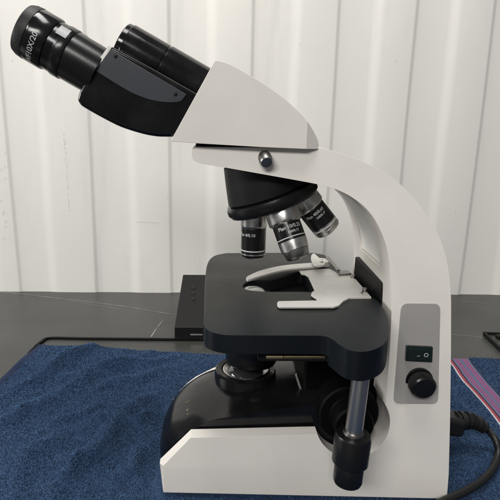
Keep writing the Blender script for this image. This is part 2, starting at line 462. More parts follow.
# silver clamp screw
c = PYp(263.5, 154, NA + NB * 0.262)
cs = lathe([(0.0026, -0.004), (0.0026, 0.002), (0.0037, 0.0022), (0.0043, 0.003), (0.0043, 0.0115), (0.0037, 0.0124), (0.0010, 0.0126)], frame(c, (0.12, -1, -0.45)), 32)
o = obj('clamp_screw', cs, M_dsteel, scope)
kn = bmesh.new()
Mk = frame(c, (0.12, -1, -0.45))
for k in range(28):
    a = 2*math.pi*k/28
    boxm((0.0005, 0.0004, 0.0045), Mk @ Matrix.Rotation(a, 4, 'Z') @ Matrix.Translation((0.0043, 0, 0.0068)), kn)
obj('knurling', kn, M_dsteel, o)

# binocular part
def axis2(p0, p1, Y):
    a = PYp(*p0, Y); b = PYp(*p1, Y); return a, (b - a)
E0, dv = axis2((23, 28), (92, 68.5), -0.034)
axd = dv.normalized(); L = dv.length
KE = 0.945
s = mpp(E0) * 1.0
for sgn in (-1, 1):
    o_ = Vector((E0.x, sgn * -E0.y * -1 if sgn < 0 else -E0.y, E0.z))
    o_ = Vector((E0.x, sgn * 0.034, E0.z))
    Mt = frame(o_, axd, (0, 1, 0))
    tube = obj('eyepiece_tube', lathe([(r_, z_) for r_, z_ in [(0.0155, 0.016), (0.0172, 0.0300), (0.0172, 0.0345), (0.0167, 0.0350), (0.0166, L + 0.006)]], Mt, 64), M_black, scope)
    ep = obj('eyepiece', lathe([(r_*KE, z_) for r_, z_ in [(0.0115, 0.001), (0.0128, 0.0), (0.0172, 0.0012), (0.0184, 0.0040), (0.0188, 0.008), (0.0187, 0.0088), (0.0190, 0.0094), (0.0190, 0.0212), (0.0186, 0.0220), (0.0178, 0.0221), (0.0178, 0.0282), (0.0174, 0.0286)]], Mt, 64), M_gloss, scope)
    obj('eyeguard', lathe([(r_*KE, z_) for r_, z_ in [(0.0116, 0.0009), (0.0129, -0.0003), (0.0173, 0.0008), (0.0186, 0.0038), (0.01905, 0.0080), (0.0185, 0.0086)]], Mt, 64, cap=False), M_rubber, ep)
    obj('eye_lens', lathe([(0.0116, 0.0012), (0.006, 0.0004), (0.0008, 0.0001)], Mt, 48), M_glassy, ep)
    # band under the eyepiece
    obj('metal_band', lathe([(0.01735, 0.0285), (0.01750, 0.0288), (0.01750, 0.0345), (0.01735, 0.0348)], Mt, 64), M_black, tube)
    if sgn < 0:
        # bright patch: a reflection painted onto the band
        ring = bmesh.new(); V = []
        for k in range(9):
            a = R(-118 - 26 * k / 8)
            rr = 0.0179
            V.append([ring.verts.new(Mt @ Vector((rr*math.cos(a), rr*math.sin(a), z))) for z in (0.0250, 0.0322)])
        for a, b in zip(V, V[1:]): ring.faces.new((a[0], a[1], b[1], b[0]))
        patch = obj('reflection_patch', ring, mat('reflection_grey', (0.30, 0.29, 0.30), 0.4), tube)
    obj('eyepiece_marking', wrap_text(text_bm('WF10X/20', 0.0053, 0.00002), Mt, 0.0191*KE, R(-22), 0.0165, -1, -1), M_ink, ep)

hous = [(107.5, 44), (150, 67), (203, 97), (186, 136.5), (172, 137)] + [tuple(v) for v in spline([(165, 137), (156, 136.6), (142, 134), (120, 127), (100, 117), (85, 108.5), (79.5, 104.5), (77, 99), (78.5, 92)], 4)] + [(93, 67)]
for sgn in (-1, 1):
    bm = prism_y(hous, (-0.0470, 0), (-0.004, 0))
    if sgn > 0:
        for v in bm.verts: v.co.y = -v.co.y
    h = obj('prism_housing', bm, M_gloss, scope, bevel=0.0035, seg=4)
    pl = [(110.8, 49.3), (186.5, 94.3), (181.5, 101)] + [tuple(v) for v in spline([(176, 102.4), (168, 102.6), (158, 101.5), (146, 98.6), (130, 92), (113, 82), (94.5, 70.3)], 4)]
    bm = prism_y(pl, (-0.0478, 0), (-0.0463, 0))
    if sgn > 0:
        for v in bm.verts: v.co.y = -v.co.y
    sp = obj('side_plate', bm, M_plate, h, bevel=0.0004)
    for x, y in ((115.5, 56), (175.5, 94)):
        p = PYp(x, y, -0.0479)
        if sgn > 0: p.y = -p.y
        obj('screw', lathe([(0.0013, -0.0002), (0.0013, 0.0003), (0.0009, 0.0004)], frame(p, (0, sgn, 0)), 20), M_matte, sp)
    # pale edge strip at the eyepiece end of the housing
    a = PYp(108.5, 45.5, -0.0478); b = PYp(93.5, 66.5, -0.0478)
    st = loft([[a + Vector((0.0002,0,0)), a + Vector((0.0022,0,-0.001)), a + Vector((0.0022,0.004,-0.001)), a + Vector((0.0002,0.004,0))],
               [b + Vector((0.0002,0,0)), b + Vector((0.0022,0,-0.001)), b + Vector((0.0022,0.004,-0.001)), b + Vector((0.0002,0.004,0))]])
    if sgn > 0:
        for v in st.verts: v.co.y = -v.co.y
    obj('edge_strip', st, M_alu, h)
h0, hd = axis2((120, 45), (196, 88.5), 0.0)
Mh = frame(h0, hd, (0, 1, 0)); hl = hd.length
obj('hinge_barrel', lathe([(0.0100, 0.0006), (0.0158, 0.0000), (0.0168, 0.0008), (0.0171, 0.0040), (0.0177, 0.0046), (0.0178, hl*0.52), (0.0172, hl*0.525), (0.0172, hl*0.545), (0.0180, hl*0.55), (0.0180, hl + 0.010)], Mh, 64), M_gloss, scope)
bm = prism_y([(115, 42), (196, 88), (192, 112), (100, 90)], (-0.012, 0), (0.012, 0))
obj('hinge_bridge', bm, M_black, scope, bevel=0.002)

# nosepiece and objectives
AX = PYp(254, 240, 0.0).x
al = R(20); Rr = 0.060
S0 = PYp(254, 216, 0.0)                          # shoulder of the upright objective
A = Vector((S0.x, 0, S0.z + Rr))
ax = Vector((math.sin(al), 0, -math.cos(al)))
cn = A + ax * (Rr * math.cos(al) + 0.002) - ax * 0.0055 + Matrix.Rotation(-al, 3, 'Y') @ Vector((-0.0030, 0, 0))
Mn = frame(cn, ax, (0, 1, 0))
tur = obj('nosepiece_turret', lathe([(0.032, -0.010), (0.0354, -0.0090), (0.0362, -0.0065), (0.0362, -0.003), (0.0350, -0.0005), (0.030, 0.0012), (0.010, 0.0020)], Mn, 72), M_black, scope)
rid = bmesh.new()
for k in range(120):
    boxm((0.0005, 0.0005, 0.0040), Mn @ Matrix.Rotation(2*math.pi*k/90, 4, 'Z') @ Matrix.Translation((0.0362, 0, -0.0048)), rid)
obj('grip_ridges', rid, M_rubber, tur)
# fixed cone above the turret
topc = [PYp(x, y, 0.0) for x, y in ((222.5, 167), (316, 181))]
tc_ = (topc[0] + topc[1]) / 2; tr = (topc[1] - topc[0]).length / 2
rings = []
for k in range(9):
    f = k / 8
    ctr = (tc_ + Vector((0.001, 0, 0.009))).lerp(cn - ax * 0.011, f)
    tilt = Matrix.Rotation(-al * f - R(8) * (1-f), 3, 'Y')
    rr = tr * (1 - f) + 0.0338 * f
    rings.append([ctr + tilt @ Vector((rr*math.cos(t_), min(rr, 0.033)*math.sin(t_), 0)) for t_ in [2*math.pi*j/48 for j in range(48)]])
obj('nosepiece_mount', loft(rings), M_matte, scope)

def objective(phi, length, kind, rt, rs, lines):
    """rt: radius of the metal shoulder, rs: radius of the printed sleeve"""
    rot = Matrix.Rotation(phi, 3, ax)
    d = rot @ Vector((0, 0, -1))
    M = frame(A + d * Rr, d, (0, 1, 0))
    zs_ = length * 0.27
    ze = length * (0.62 if kind == 'long' else 0.75)
    ob = obj('objective', lathe([(rt*0.96, -0.013), (rt, -0.012), (rt, zs_ - 0.0022), (rt*0.985, zs_ - 0.0014), (rs, zs_ - 0.0002), (rs*0.985, zs_), (rs*0.985, ze)], M, 56), M_steel, scope)
    obj('black_sleeve', lathe([(rs*0.97, zs_), (rs + 0.0001, zs_ + 0.0001), (rs + 0.0001, ze), (rs*0.97, ze)], M, 56), M_black, ob)
    if kind == 'long':
        obj('colour_band', lathe([(rs, ze*0.90), (rs + 0.0002, ze*0.90), (rs + 0.0002, ze*0.93), (rs, ze*0.93)], M, 56), M_ink, ob)
        obj('tip_ring', lathe([(rs*0.97, ze), (rs + 0.0002, ze + 0.0002), (rs*0.99, length*0.82), (rs*0.90, length*0.835)], M, 56), M_steel, ob)
        obj('front_mount', lathe([(rs*0.90, length*0.83), (rs*0.94, length*0.84), (rs*0.86, length*0.95), (rs*0.70, length*1.0), (0.0030, length*1.01)], M, 56), M_dsteel, ob)
    else:
        for q, mt in ((0.79, M_ink), (0.88, M_steel)):
            obj('colour_band', lathe([(rs*0.98, length*q), (rs + 0.0002, length*q), (rs + 0.0002, length*(q + 0.028)), (rs*0.98, length*(q + 0.028))], M, 56), mt, ob)
        obj('front_mount', lathe([(rs*0.97, ze), (rs, ze+0.0001), (rs, length*0.90), (rs*0.93, length*0.965), (rs*0.74, length*1.0), (0.003, length*1.005)], M, 56), M_black if kind == 'short' else M_steel, ob)
    obj('front_lens', lathe([(0.0028, length*1.0), (0.0026, length*1.0 + 0.0003), (0.0006, length*1.0 + 0.0008)], M, 24), M_glassy, ob)
    cl = M.inverted() @ CAM
    ang = math.atan2(cl.y, cl.x)
    for s_, size, z, off in lines:
        obj('marking', wrap_text(text_bm(s_, size, 0.00003), M, rs + 0.0002, ang + off, z, -1, -1), M_ink, ob)
    return ob
objective(0.0, 0.0335, 'short', 0.0108, 0.0098, [('Plan 4/0.10', 0.0034, 0.0150, R(78))])
objective(R(-90), 0.0370, 'long', 0.0126, 0.0106, [('Plan 10/0.25', 0.0038, 0.0148, R(40)), ('160/0.17', 0.0026, 0.0182, R(5))])
objective(R(180), 0.0335, 'tip', 0.0122, 0.0108, [('Plan 40/0.65', 0.0034, 0.0140, R(45)), ('160/0.17', 0.0026, 0.0173, R(10))])
capd = Matrix.Rotation(R(90), 3, ax) @ Vector((0, 0, -1))
obj('port_cap', lathe([(0.010, -0.006), (0.010, 0.003), (0.009, 0.004), (0.002, 0.004)], frame(A + capd * Rr, capd, (0, 1, 0)), 40), M_matte, scope)

# stage
ZS = PZ(290, 334, 0).z                            # placeholder to keep names together
ZS = 0.144
st = spline([(204, 322), (204.3, 300), (205, 280), (207, 264), (213, 256), (226, 252.8)], 5) + \
     [Vector(p) for p in [(270, 252.5), (300, 252.5)]] + spline([(312, 252.6), (324, 254.5), (331, 258.5)], 4) + \
     [Vector(p) for p in [(352, 285), (366, 310), (372, 334)]] + [Vector((300, 334.6)), Vector((240, 334.8))] + spline([(226, 334.2), (214, 331.8), (206.5, 328)], 4)
bm = prism_z([tuple(p) for p in st], ZS, ZS - 0.0115)
slot = spline([(243.5, 286), (247, 282.6), (256, 281), (268, 280), (282, 276.5), (300, 272), (306, 276), (312, 284), (316, 291), (300, 291.3), (270, 291.3), (256, 290.6), (246.5, 289)], 3, closed=True)
pts = [PZ(p[0], p[1], ZS) for p in slot]
bm = boolean(bm, loft([[Vector((p.x, p.y, ZS + 0.01)) for p in pts], [Vector((p.x, p.y, ZS - 0.03)) for p in pts]]))
stage = obj('stage', bm, M_stage, scope, bevel=0.0016, seg=3)
# low cover of the travel mechanism along the near edge, swelling into the knob lug
cov = [(203.7, 316)] + [tuple(v) for v in spline([(203.5, 322), (206, 328.6), (213.7, 332.6), (226, 335.0)], 5)] + [(300, 335.4), (334, 335.6), (336, 312.6), (300, 314)]
whole = [(203.7, 316)] + [tuple(v) for v in spline([(203.5, 322), (206, 328.6), (213.7, 332.6), (226, 335.0)], 5)] + [(300, 335.4)] + \
      [tuple(v) for v in spline([(371, 297.3), (376, 299.5), (381, 305), (386, 314), (389, 326), (388, 338), (381, 346.5), (366, 351.5), (350, 350), (340, 345), (332, 339), (325, 336), (316, 335.5)], 4)][::-1] + \
      [tuple(v) for v in spline([(332, 312.4), (337, 309.5), (340, 305), (344, 301), (350, 298.3), (360, 297.5), (371, 297.3)], 3)][:-1][::-1] + [(300, 313.6)]
bm = prism_z(whole, ZS + 0.0009, ZS - 0.0180)
lc = PZ(331, 340, ZS)
bm = boolean(bm, boxm((0.3, 0.3, 0.02), Matrix.Translation((lc.x - 0.15, 0, ZS - 0.0118 - 0.01))))
obj('travel_cover', bm, M_guard, scope, bevel=0.0030, seg=5)
zu = ZS - 0.0115
# underside frame of the stage
bm = prism_z([(236, 320), (330, 322), (368, 326), (350, 276), (236, 276)], zu, zu - 0.009)
obj('stage_underframe', bm, M_matte, scope, bevel=0.001)

# threaded rack under the near edge
ra = PYp(266, 356.6, -0.092); rb = PYp(336, 356.6, -0.092); rl = (rb - ra).length
rk = [(0.0010, 0)]
z = 0.0; 
rk = [(0.0012, 0.0), (0.0016, 0.0005), (0.0016, rl*0.24)]
n = 44
for k in range(n):
    z0 = rl * (0.25 + 0.75 * k / n); dz = rl * 0.75 / n
    rk += [(0.0010, z0), (0.0010, z0 + dz*0.4), (0.0018, z0 + dz*0.5), (0.0018, z0 + dz*0.9)]
rack = obj('travel_rack', lathe(rk, frame(ra, rb - ra, (0, 0, 1)), 12), M_brass, scope)
bm = boxm((rl + 0.01, 0.006, 0.008), Matrix.Translation((ra + rb) / 2 + Vector((0, 0.0046, 0.0))))
obj('rack_rail', bm, M_matte, scope)

# slide holder
ZH = ZS + 0.0022
hold = [(277, 302.8), (278.5, 301), (317, 300.3), (316.5, 298), (313.5, 296.2), (311, 294.2), (312.2, 291.6), (315, 290.4), (308.4, 276), (305.5, 274), (301.5, 273.3), (298.5, 269.5), (312, 268.5), (330, 268.8), (337, 272.5), (350, 272.5),
        (371.5, 297.0), (350, 297.4), (343, 301), (339, 305), (334, 306.4), (280, 306.6), (277.5, 305.2)]
zt2 = ZS + 0.0017
bm = prism_z(hold, ZH, ZS + 0.0006)
obj('slide_holder', bm, M_alu, scope, bevel=0.0003, seg=2)
sh = bpy.data.objects['slide_holder']
fing = [(246, 277.5), (249, 275.3), (258, 271.2), (267, 268.6), (276, 266.6), (285, 265.1), (299, 263.6), (314, 262.6), (320, 262.2), (322, 265.5), (312, 267), (299, 268), (285, 269.7), (276, 271.5), (267, 273.8), (258, 276.4), (250, 279.2), (247, 279.5)]
obj('clip_finger', prism_z([tuple(v) for v in spline(fing, 2, closed=True)], ZH + 0.0024, ZH + 0.0008), M_alu, sh, bevel=0.0002, seg=1)
pc = PZ(321, 265, ZH)
piv = obj('clip_pivot', lathe([(0.0055, -0.0015), (0.0078, 0.0), (0.0078, 0.0042), (0.0072, 0.0048), (0.0018, 0.0048), (0.0016, 0.0058), (0.0006, 0.006)], Matrix.Translation(pc), 32), M_alu, sh)
pq = PZ(321.5, 262.3, ZH + 0.0064)
obj('pivot_screw', lathe([(0.0017, 0), (0.0017, 0.0007), (0.0010, 0.0009)], Matrix.Translation(pq), 20), M_dsteel, sh)
tl = [(312.4, 262), (311, 258), (311.8, 254.5), (314.3, 253.6), (317.6, 256.2), (321, 259.2), (323.6, 260.8), (325, 262.6), (323.6, 264.6), (319, 265), (314.5, 264.2)]
obj('clip_lever', prism_z([tuple(v) for v in spline(tl, 3, closed=True)], ZH + 0.0064, ZH + 0.0046), M_alu, sh, bevel=0.0002, seg=1)
a = PZ(327, 257, ZH + 0.006); b = PZ(338.5, 270.5, ZH + 0.003)
obj('spring_bar', boxm((0.0035, (b-a).length, 0.0015), frame((a+b)/2, Vector((0,0,1)), (1,0,0)) @ Matrix.Rotation(0, 4, 'Z') if False else Matrix.Translation((a+b)/2) @ (b-a).to_track_quat('Y', 'Z').to_matrix().to_4x4()), M_dsteel, sh, bevel=0.0003)
bm = prism_z([(336, 270.5), (348, 270), (351.5, 273.2), (339, 274)], ZH + 0.0018, ZH - 0.0005)
obj('spring_foot', bm, M_dsteel, sh)
for x, y, rr in ((353, 278, 0.0022), (364.5, 291.5, 0.0022), (361.5, 293.5, 0.0012)):
    p = PZ(x, y, ZH)
    obj('screw', lathe([(rr, -0.0006), (rr, 0.0024), (rr*0.8, 0.003), (rr*0.3, 0.003)], Matrix.Translation(p), 20), M_dsteel, sh)

# stage bracket: upright black plate in front of the arm
xs = PYp(385, 300, -0.034).x
br_n = PYp(382.5, 283.5, -0.036); br_f = PYp(355, 257.5, 0.034)
zt_n, zt_f = br_n.z, br_f.z
xa = br_n.x; xb = br_f.x
ring0 = [Vector((br_n.x, -0.034, 0.095)), Vector((br_n.x, -0.034, br_n.z)), Vector((br_f.x, 0.034, br_f.z + 0.001)), Vector((br_f.x - 0.001, 0.034, 0.095))]
ring1 = [p + Vector((0.014, 0, 0)) for p in ring0]
obj('stage_bracket', loft([ring0, ring1]), M_matte, scope, bevel=0.0012)

# carrier column and condenser
c0 = PYp(300, 400, -0.02); c1 = PYp(390, 400, -0.02)
bm = boxm((c1.x - c0.x, 0.066, 0.104), Matrix.Translation(((c0.x + c1.x)/2, 0.0, 0.074)))
obj('focus_block', bm, M_void, scope, bevel=0.003)
Mc = Matrix.Translation((AX, 0, 0))
cond = obj('condenser', lathe([(0.017, 0.078), (0.0205, 0.078), (0.0215, 0.080), (0.0215, 0.0905), (0.0225, 0.0905), (0.0225, 0.103), (0.0250, 0.104), (0.0250, 0.114), (0.022, 0.115), (0.022, 0.122), (0.0165, 0.125), (0.0165, 0.1375), (0.010, 0.1395), (0.009, 0.139)], Mc, 64), M_black, scope)
obj('top_lens', lathe([(0.0100, 0.1385), (0.0098, 0.1400), (0.0080, 0.1416), (0.0045, 0.1426), (0.0008, 0.1429)], Mc, 40), M_lensp, cond)
bm = boxm((0.055, 0.03, 0.014), Matrix.Translation((AX + 0.038, 0.0, 0.107)))
obj('condenser_holder', bm, M_matte, scope, bevel=0.002)
a = PYp(296, 374, -0.026); b = PYp(302, 392, -0.030)
obj('centring_lever', lathe([(0.0011, 0), (0.0013, 0.001), (0.0013, (b-a).length), (0.0008, (b-a).length + 0.0006)], frame(a, b - a, (0, 1, 0)), 12), M_dsteel, cond)

# black moulded lamp cover on the foot
def prof_at(pts, x):
    for (x0, z0), (x1, z1) in zip(pts, pts[1:]):
        if x <= x1: return z0 + (z1 - z0) * (x - x0) / (x1 - x0)
    return pts[-1][1]
# crest line (mid plane) and near crease line, both as (X,Z)
YN, YF = 0.0525, 0.0455
ctr = [(-0.0662, 0.004), (-0.0655, 0.012), (-0.0625, 0.023), (-0.0575, 0.033), (-0.050, 0.0415), (-0.0385, 0.0505), (-0.028, 0.0560), (-0.018, 0.0595), (0.000, 0.0630), (0.03, 0.067), (0.10, 0.074)]
nr = [(-0.0662, 0.004), (-0.0640, 0.010), (-0.0600, 0.0200), (-0.0540, 0.0290), (-0.0460, 0.0375), (-0.0360, 0.0440), (-0.0270, 0.0500), (-0.0180, 0.0535), (0.007, 0.0578), (0.033, 0.0630), (0.10, 0.072)]
fr = [(-0.0662, 0.0035), (-0.0655, 0.006), (-0.0620, 0.0095), (-0.0560, 0.0175), (-0.0480, 0.0265), (-0.0372, 0.0362), (-0.0290, 0.0420), (-0.0202, 0.0462), (0.000, 0.0530), (0.030, 0.0570), (0.10, 0.064)]
ctr = spline(ctr, 5); nr = spline(nr, 5); fr = spline(fr, 5)
rings = []
for a_, b_, c_ in zip(ctr, nr, fr):
    f_ = min(1.0, (a_.x + 0.0662) / 0.02)
    k_ = (1 - f_) ** 1.5
    yn, yf = YN - 0.010 * k_, YF - 0.008 * k_
    xo = 0.006 * (1 - f_)
    xn, xq = b_.x + xo, c_.x + xo
    r = [Vector((xn + 0.001, -yn - 0.0002, 0.003)), Vector((xn + 0.0005, -yn, min(b_.y*0.6, b_.y - 0.001))), Vector((xn, -yn + 0.0012, b_.y))]
    for j in range(1, 18):
        t_ = j / 18; yy = (-yn + 0.0018) + (yn + yf - 0.0036) * t_
        bulge = 1 - abs(2*t_ - 1) ** 2.4
        ex = xn + (xq - xn) * t_; ez = b_.y + (c_.y - b_.y) * t_
        r.append(Vector((a_.x * bulge + ex * (1 - bulge), yy, ez + max(0, a_.y - ez) * bulge + 0.0002)))
    r += [Vector((xq, yf - 0.0012, c_.y)), Vector((xq + 0.0005, yf, min(c_.y*0.6, c_.y - 0.001))), Vector((xq + 0.001, yf + 0.0002, 0.003))]
    rings.append(r)
cover = obj('lamp_cover', loft(rings), M_gloss, scope, smooth=28)
from mathutils.bvhtree import BVHTree
cb_ = bmesh.new(); cb_.from_mesh(cover.data); tree = BVHTree.FromBMesh(cb_)
fm = bmesh.new()
for px, py, w_, h_ in ((187, 402, 0.0012, 0.0045), (188.6, 401.5, 0.0006, 0.0060), (187.4, 410, 0.0022, 0.0026), (187.8, 414, 0.0014, 0.0016)):
    hit = tree.ray_cast(CAM - scope.location, ray(px, py).normalized())
    if hit[0] is None: continue
    z_ = hit[1] if hit[1].z > 0 else -hit[1]
    boxm((w_, h_, 0.0003), frame(hit[0] + scope.location, z_, (0, 1, 0)) @ Matrix.Rotation(R(80), 4, 'Z'), fm)
obj('faded_print', fm, M_gold, cover)
cb_.free()
# field lens housing on the cover
zf = 0.0705
Mi = Matrix.Translation((AX - 0.0045, 0, 0))
fl = obj('illuminator', lathe([(0.0275, 0.040), (0.0262, 0.052), (0.0262, zf - 0.004), (0.0255, zf - 0.0025), (0.0255, zf - 0.0008), (0.0245, zf), (0.0205, zf - 0.0004), (0.0195, zf - 0.003), (0.010, zf - 0.003)], Mi, 72), M_gloss, scope)
obj('glare_ring', lathe([(0.0196, zf - 0.0030), (0.0193, zf - 0.0006), (0.0184, zf + 0.0000), (0.0150, zf - 0.0022)], Mi, 72, cap=False), M_steel, fl)  # added steel ring, shaped as the glare crescent on the lens
obj('field_lens', lathe([(0.0155, zf - 0.0030), (0.0145, zf - 0.0008), (0.0110, zf + 0.0016), (0.0060, zf + 0.0030), (0.0008, zf + 0.0035)], Mi, 56), M_glassy, fl)
# faint print on the cover's front slope
# coarse and fine focus knob
kn_c = PYp(352, 421, -0.066)
Mk = frame((kn_c.x, -0.030, kn_c.z), (0, -1, 0), (0, 0, 1))
fk = obj('focus_knob', lathe([(0.008, -0.01), (0.008, 0.006), (0.0215, 0.0068), (0.0225, 0.008), (0.0225, 0.026), (0.0212, 0.0275), (0.015, 0.0278), (0.0145, 0.0285), (0.0145, 0.042), (0.0132, 0.0435), (0.004, 0.0438)], Mk, 72), M_void, scope)
rid = bmesh.new()
for k in range(72):
    boxm((0.0006, 0.0006, 0.016), Mk @ Matrix.Rotation(2*math.pi*k/72, 4, 'Z') @ Matrix.Translation((0.0225, 0, 0.017)), rid)
obj('grip_ridges', rid, M_void, fk)
Mk2 = frame((kn_c.x, 0.030, kn_c.z), (0, 1, 0), (0, 0, 1))
obj('focus_knob', lathe([(0.008, -0.01), (0.008, 0.006), (0.0215, 0.0068), (0.0225, 0.008), (0.0225, 0.026), (0.0212, 0.0275), (0.015, 0.0278), (0.0145, 0.042), (0.004, 0.0438)], Mk2, 72), M_matte, scope)

# hanging stage-travel stem with two knobs
YT = -0.108
ta = PYp(361, 375, YT); tb_ = PYp(349.5, 433, YT); tcx = (ta.x + tb_.x) / 2
tcx = PYp(355.5, 400, YT).x
def zt(py): return PYp(355, py, YT).z
dn = Vector((PYp(347.5, 480, YT).x - PYp(361, 375, YT).x, 0, PYp(347.5, 480, YT).z - PYp(361, 375, YT).z))
Ms = frame(PYp(361, 375, YT), dn, (0, 1, 0))
Ld = dn.length; q = lambda py: (PYp(355, 375, YT).z - PYp(355, py, YT).z)
travel = obj('travel_stem', lathe([(0.0056, -0.006), (0.0056, q(437))], Ms, 40), M_stem, scope)
obj('stem_collar', lathe([(0.0066, q(431)), (0.0068, q(432)), (0.0068, q(436))], Ms, 40), M_dsteel, travel)
obj('upper_travel_knob', lathe([(0.0055, q(438) - 0.0035), (0.0108, q(438) - 0.0030), (0.0118, q(438) - 0.001), (0.0118, q(461)), (0.0108, q(461) + 0.0012), (0.009, q(461) + 0.0014)], Ms, 56), M_black, travel)
obj('lower_travel_knob', lathe([(0.0088, q(461)), (0.0096, q(463)), (0.0096, q(482) - 0.002), (0.0088, q(482)), (0.004, q(482) + 0.0004)], Ms, 56), M_black, travel)
# switch panel on the flank of the stand
def plane_off(k): return (NA - k, NB)
pn = []
q_ = [(400.5, 302.5), (439.5, 302.8), (436.5, 402), (392, 402)]
def quad_round(q, rf, n=5):
    out = []
    m = len(q)
    for i in range(m):
        p = Vector(q[i]); a = (Vector(q[i-1]) - p).normalized() * rf; b = (Vector(q[(i+1) % m]) - p).normalized() * rf
        for k in range(n + 1):
            t_ = k / n
            out.append(tuple((p + a) * (1-t_)**2 + p * 2*t_*(1-t_) + (p + b) * t_**2))
    return out
panel = obj('switch_panel', prism_y(quad_round(q_, 7), plane_off(0.0006), plane_off(-0.001)), M_panel, scope, bevel=0.0003, seg=2)
sw = obj('rocker_switch', prism_y(quad_round([(405.6, 344.8), (431.8, 345.8), (431, 361), (404.6, 359.8)], 1), plane_off(0.0026), plane_off(0)), M_switch, panel, bevel=0.0006)
rkp = [(407.5, 346.8), (430, 347.7), (429.3, 359), (406.7, 358)]
A4 = [PYp(x, y, *plane_off(0.0028)) for x, y in rkp]
A4b = [p + Vector((0, -0.0016 if i in (0, 3) else 0.0, 0)) for i, p in enumerate(A4)]
obj('rocker', loft([A4b, [p + Vector((0, 0.003, 0)) for p in A4]]), M_switch, sw, bevel=0.0003)
def put_text(s, size, px, py, plane, name, mt, par, rot=0):
    p = PYp(px, py, *plane); tb = text_bm(s, size, 0, 'CENTER')
    M = Matrix.Translation(p) @ Matrix.Rotation(R(90) + math.atan(NB) * -1, 4, 'X') @ Matrix.Rotation(rot, 4, 'Z')
    tb.transform(M); return obj(name, tb, mt, par)
put_text('O', 0.0042, 424.8, 355.6, plane_off(0.0040), 'off_mark', M_ink, sw)
put_text('\u2013', 0.0042, 417.6, 356.0, plane_off(0.0045), 'on_mark', M_ink, sw, 0.25)
dc = PYp(417.5, 378.5, *plane_off(0.0))
Md = frame(dc, (0, -1, -0.10), (0, 0, 1))
dial = obj('brightness_dial', lathe([(0.0098, -0.001), (0.0098, 0.0010), (0.0072, 0.0012), (0.0072, 0.0020), (0.0088, 0.0022), (0.0090, 0.0030), (0.0086, 0.0100), (0.0076, 0.0110), (0.003, 0.0112)], Md, 56), M_black, panel)
rid = bmesh.new()
for k in range(36):
    boxm((0.0005, 0.0005, 0.0062), Md @ Matrix.Rotation(2*math.pi*k/36, 4, 'Z') @ Matrix.Translation((0.0088, 0, 0.0064)), rid)
obj('grip_ridges', rid, M_rubber, dial)

# the foot widens slightly towards the back: shear the near flank and what is mounted on it
def flare(o):
    off = Vector((0, 0, 0)); q_ = o.parent
    while q_: off += q_.location; q_ = q_.parent
    for v in o.data.vertices:
        wx, wy, wz = v.co + off
        if wy < -0.030: v.co.y -= 0.022 * (wx + 0.055) * max(0.0, 1 - wz / 0.27)
    for c_ in o.children: flare(c_)
flare(panel)
for v in arm.data.vertices:
    wx = v.co.x + scope.location.x
    if v.co.y < -0.034: v.co.y -= 0.022 * (wx + 0.055) * max(0.0, 1 - v.co.z / 0.27)
# ------------------------------------------------------------ towel
rng = np.random.default_rng(11)
ZB = -0.0022
lpx = [(38, 342.5), (20, 358), (0, 377), (-60, 436), (-140, 520)]
left_edge = [PZ(x, y, ZB) for x, y in lpx]
back_l = [(38, 342.5), (60, 344), (90, 345.5), (130, 348.2), (170, 351), (210, 354), (300, 357), (400, 357.5), (450, 357), (500, 358.5), (600, 361)]
back_edge = [PZ(x, y, ZB) for x, y in back_l]
def interp(pts, key, val, x): return float(np.interp(x, key, val))
bx = np.array([p.x for p in back_edge]); byy = np.array([p.y for p in back_edge])
ly = np.array([p.y for p in left_edge][::-1]); lx = np.array([p.x for p in left_edge][::-1])
Y0 = -0.30
def xleft(y): return np.interp(y, ly, lx)
def yback(x): return np.interp(x, bx, byy)
# stripe band across the right end (two guide lines in table coordinates)
s_in = [PZ(x, y, ZB) for x, y in ((448, 360), (464, 382), (488, 411), (500, 427), (540, 472))]   # outer white line of the band
s_out = [PZ(x, y, ZB) for x, y in ((467, 356), (484, 377), (500, 395.5), (520, 419), (560, 464))]
siy = np.array([p.y for p in s_in][::-1]); six = np.array([p.x for p in s_in][::-1])
soy = np.array([p.y for p in s_out][::-1]); sox = np.array([p.x for p in s_out][::-1])
def band_u(x, y):
    a = np.interp(y, siy, six); b = np.interp(y, soy, sox)
    return (x - a) / (b - a)
def ridge(x, y, p, q, wd, h):
    """long soft fold from p to q (world xy)"""
    px, py = p.x, p.y; dx, dy = q.x - p.x, q.y - p.y; L2 = dx*dx + dy*dy
    t_ = np.clip(((x-px)*dx + (y-py)*dy) / L2, 0, 1)
    cx, cy = px + t_*dx, py + t_*dy
    wob = 0.006*np.sin(t_*7 + px*40)
    Ld_ = math.sqrt(L2); dist = ((x-cx)*(-dy) + (y-cy)*dx)/Ld_ - wob*np.sin(np.pi*t_)
    dd = np.hypot(x - cx, y - cy)
    d = np.where((t_ > 0) & (t_ < 1), np.abs(dist), dd)
    return h * np.exp(-(d/wd)**2) * (0.25 + 0.75*np.sin(np.pi*np.clip(t_*0.9+0.05, 0, 1)))
folds = []
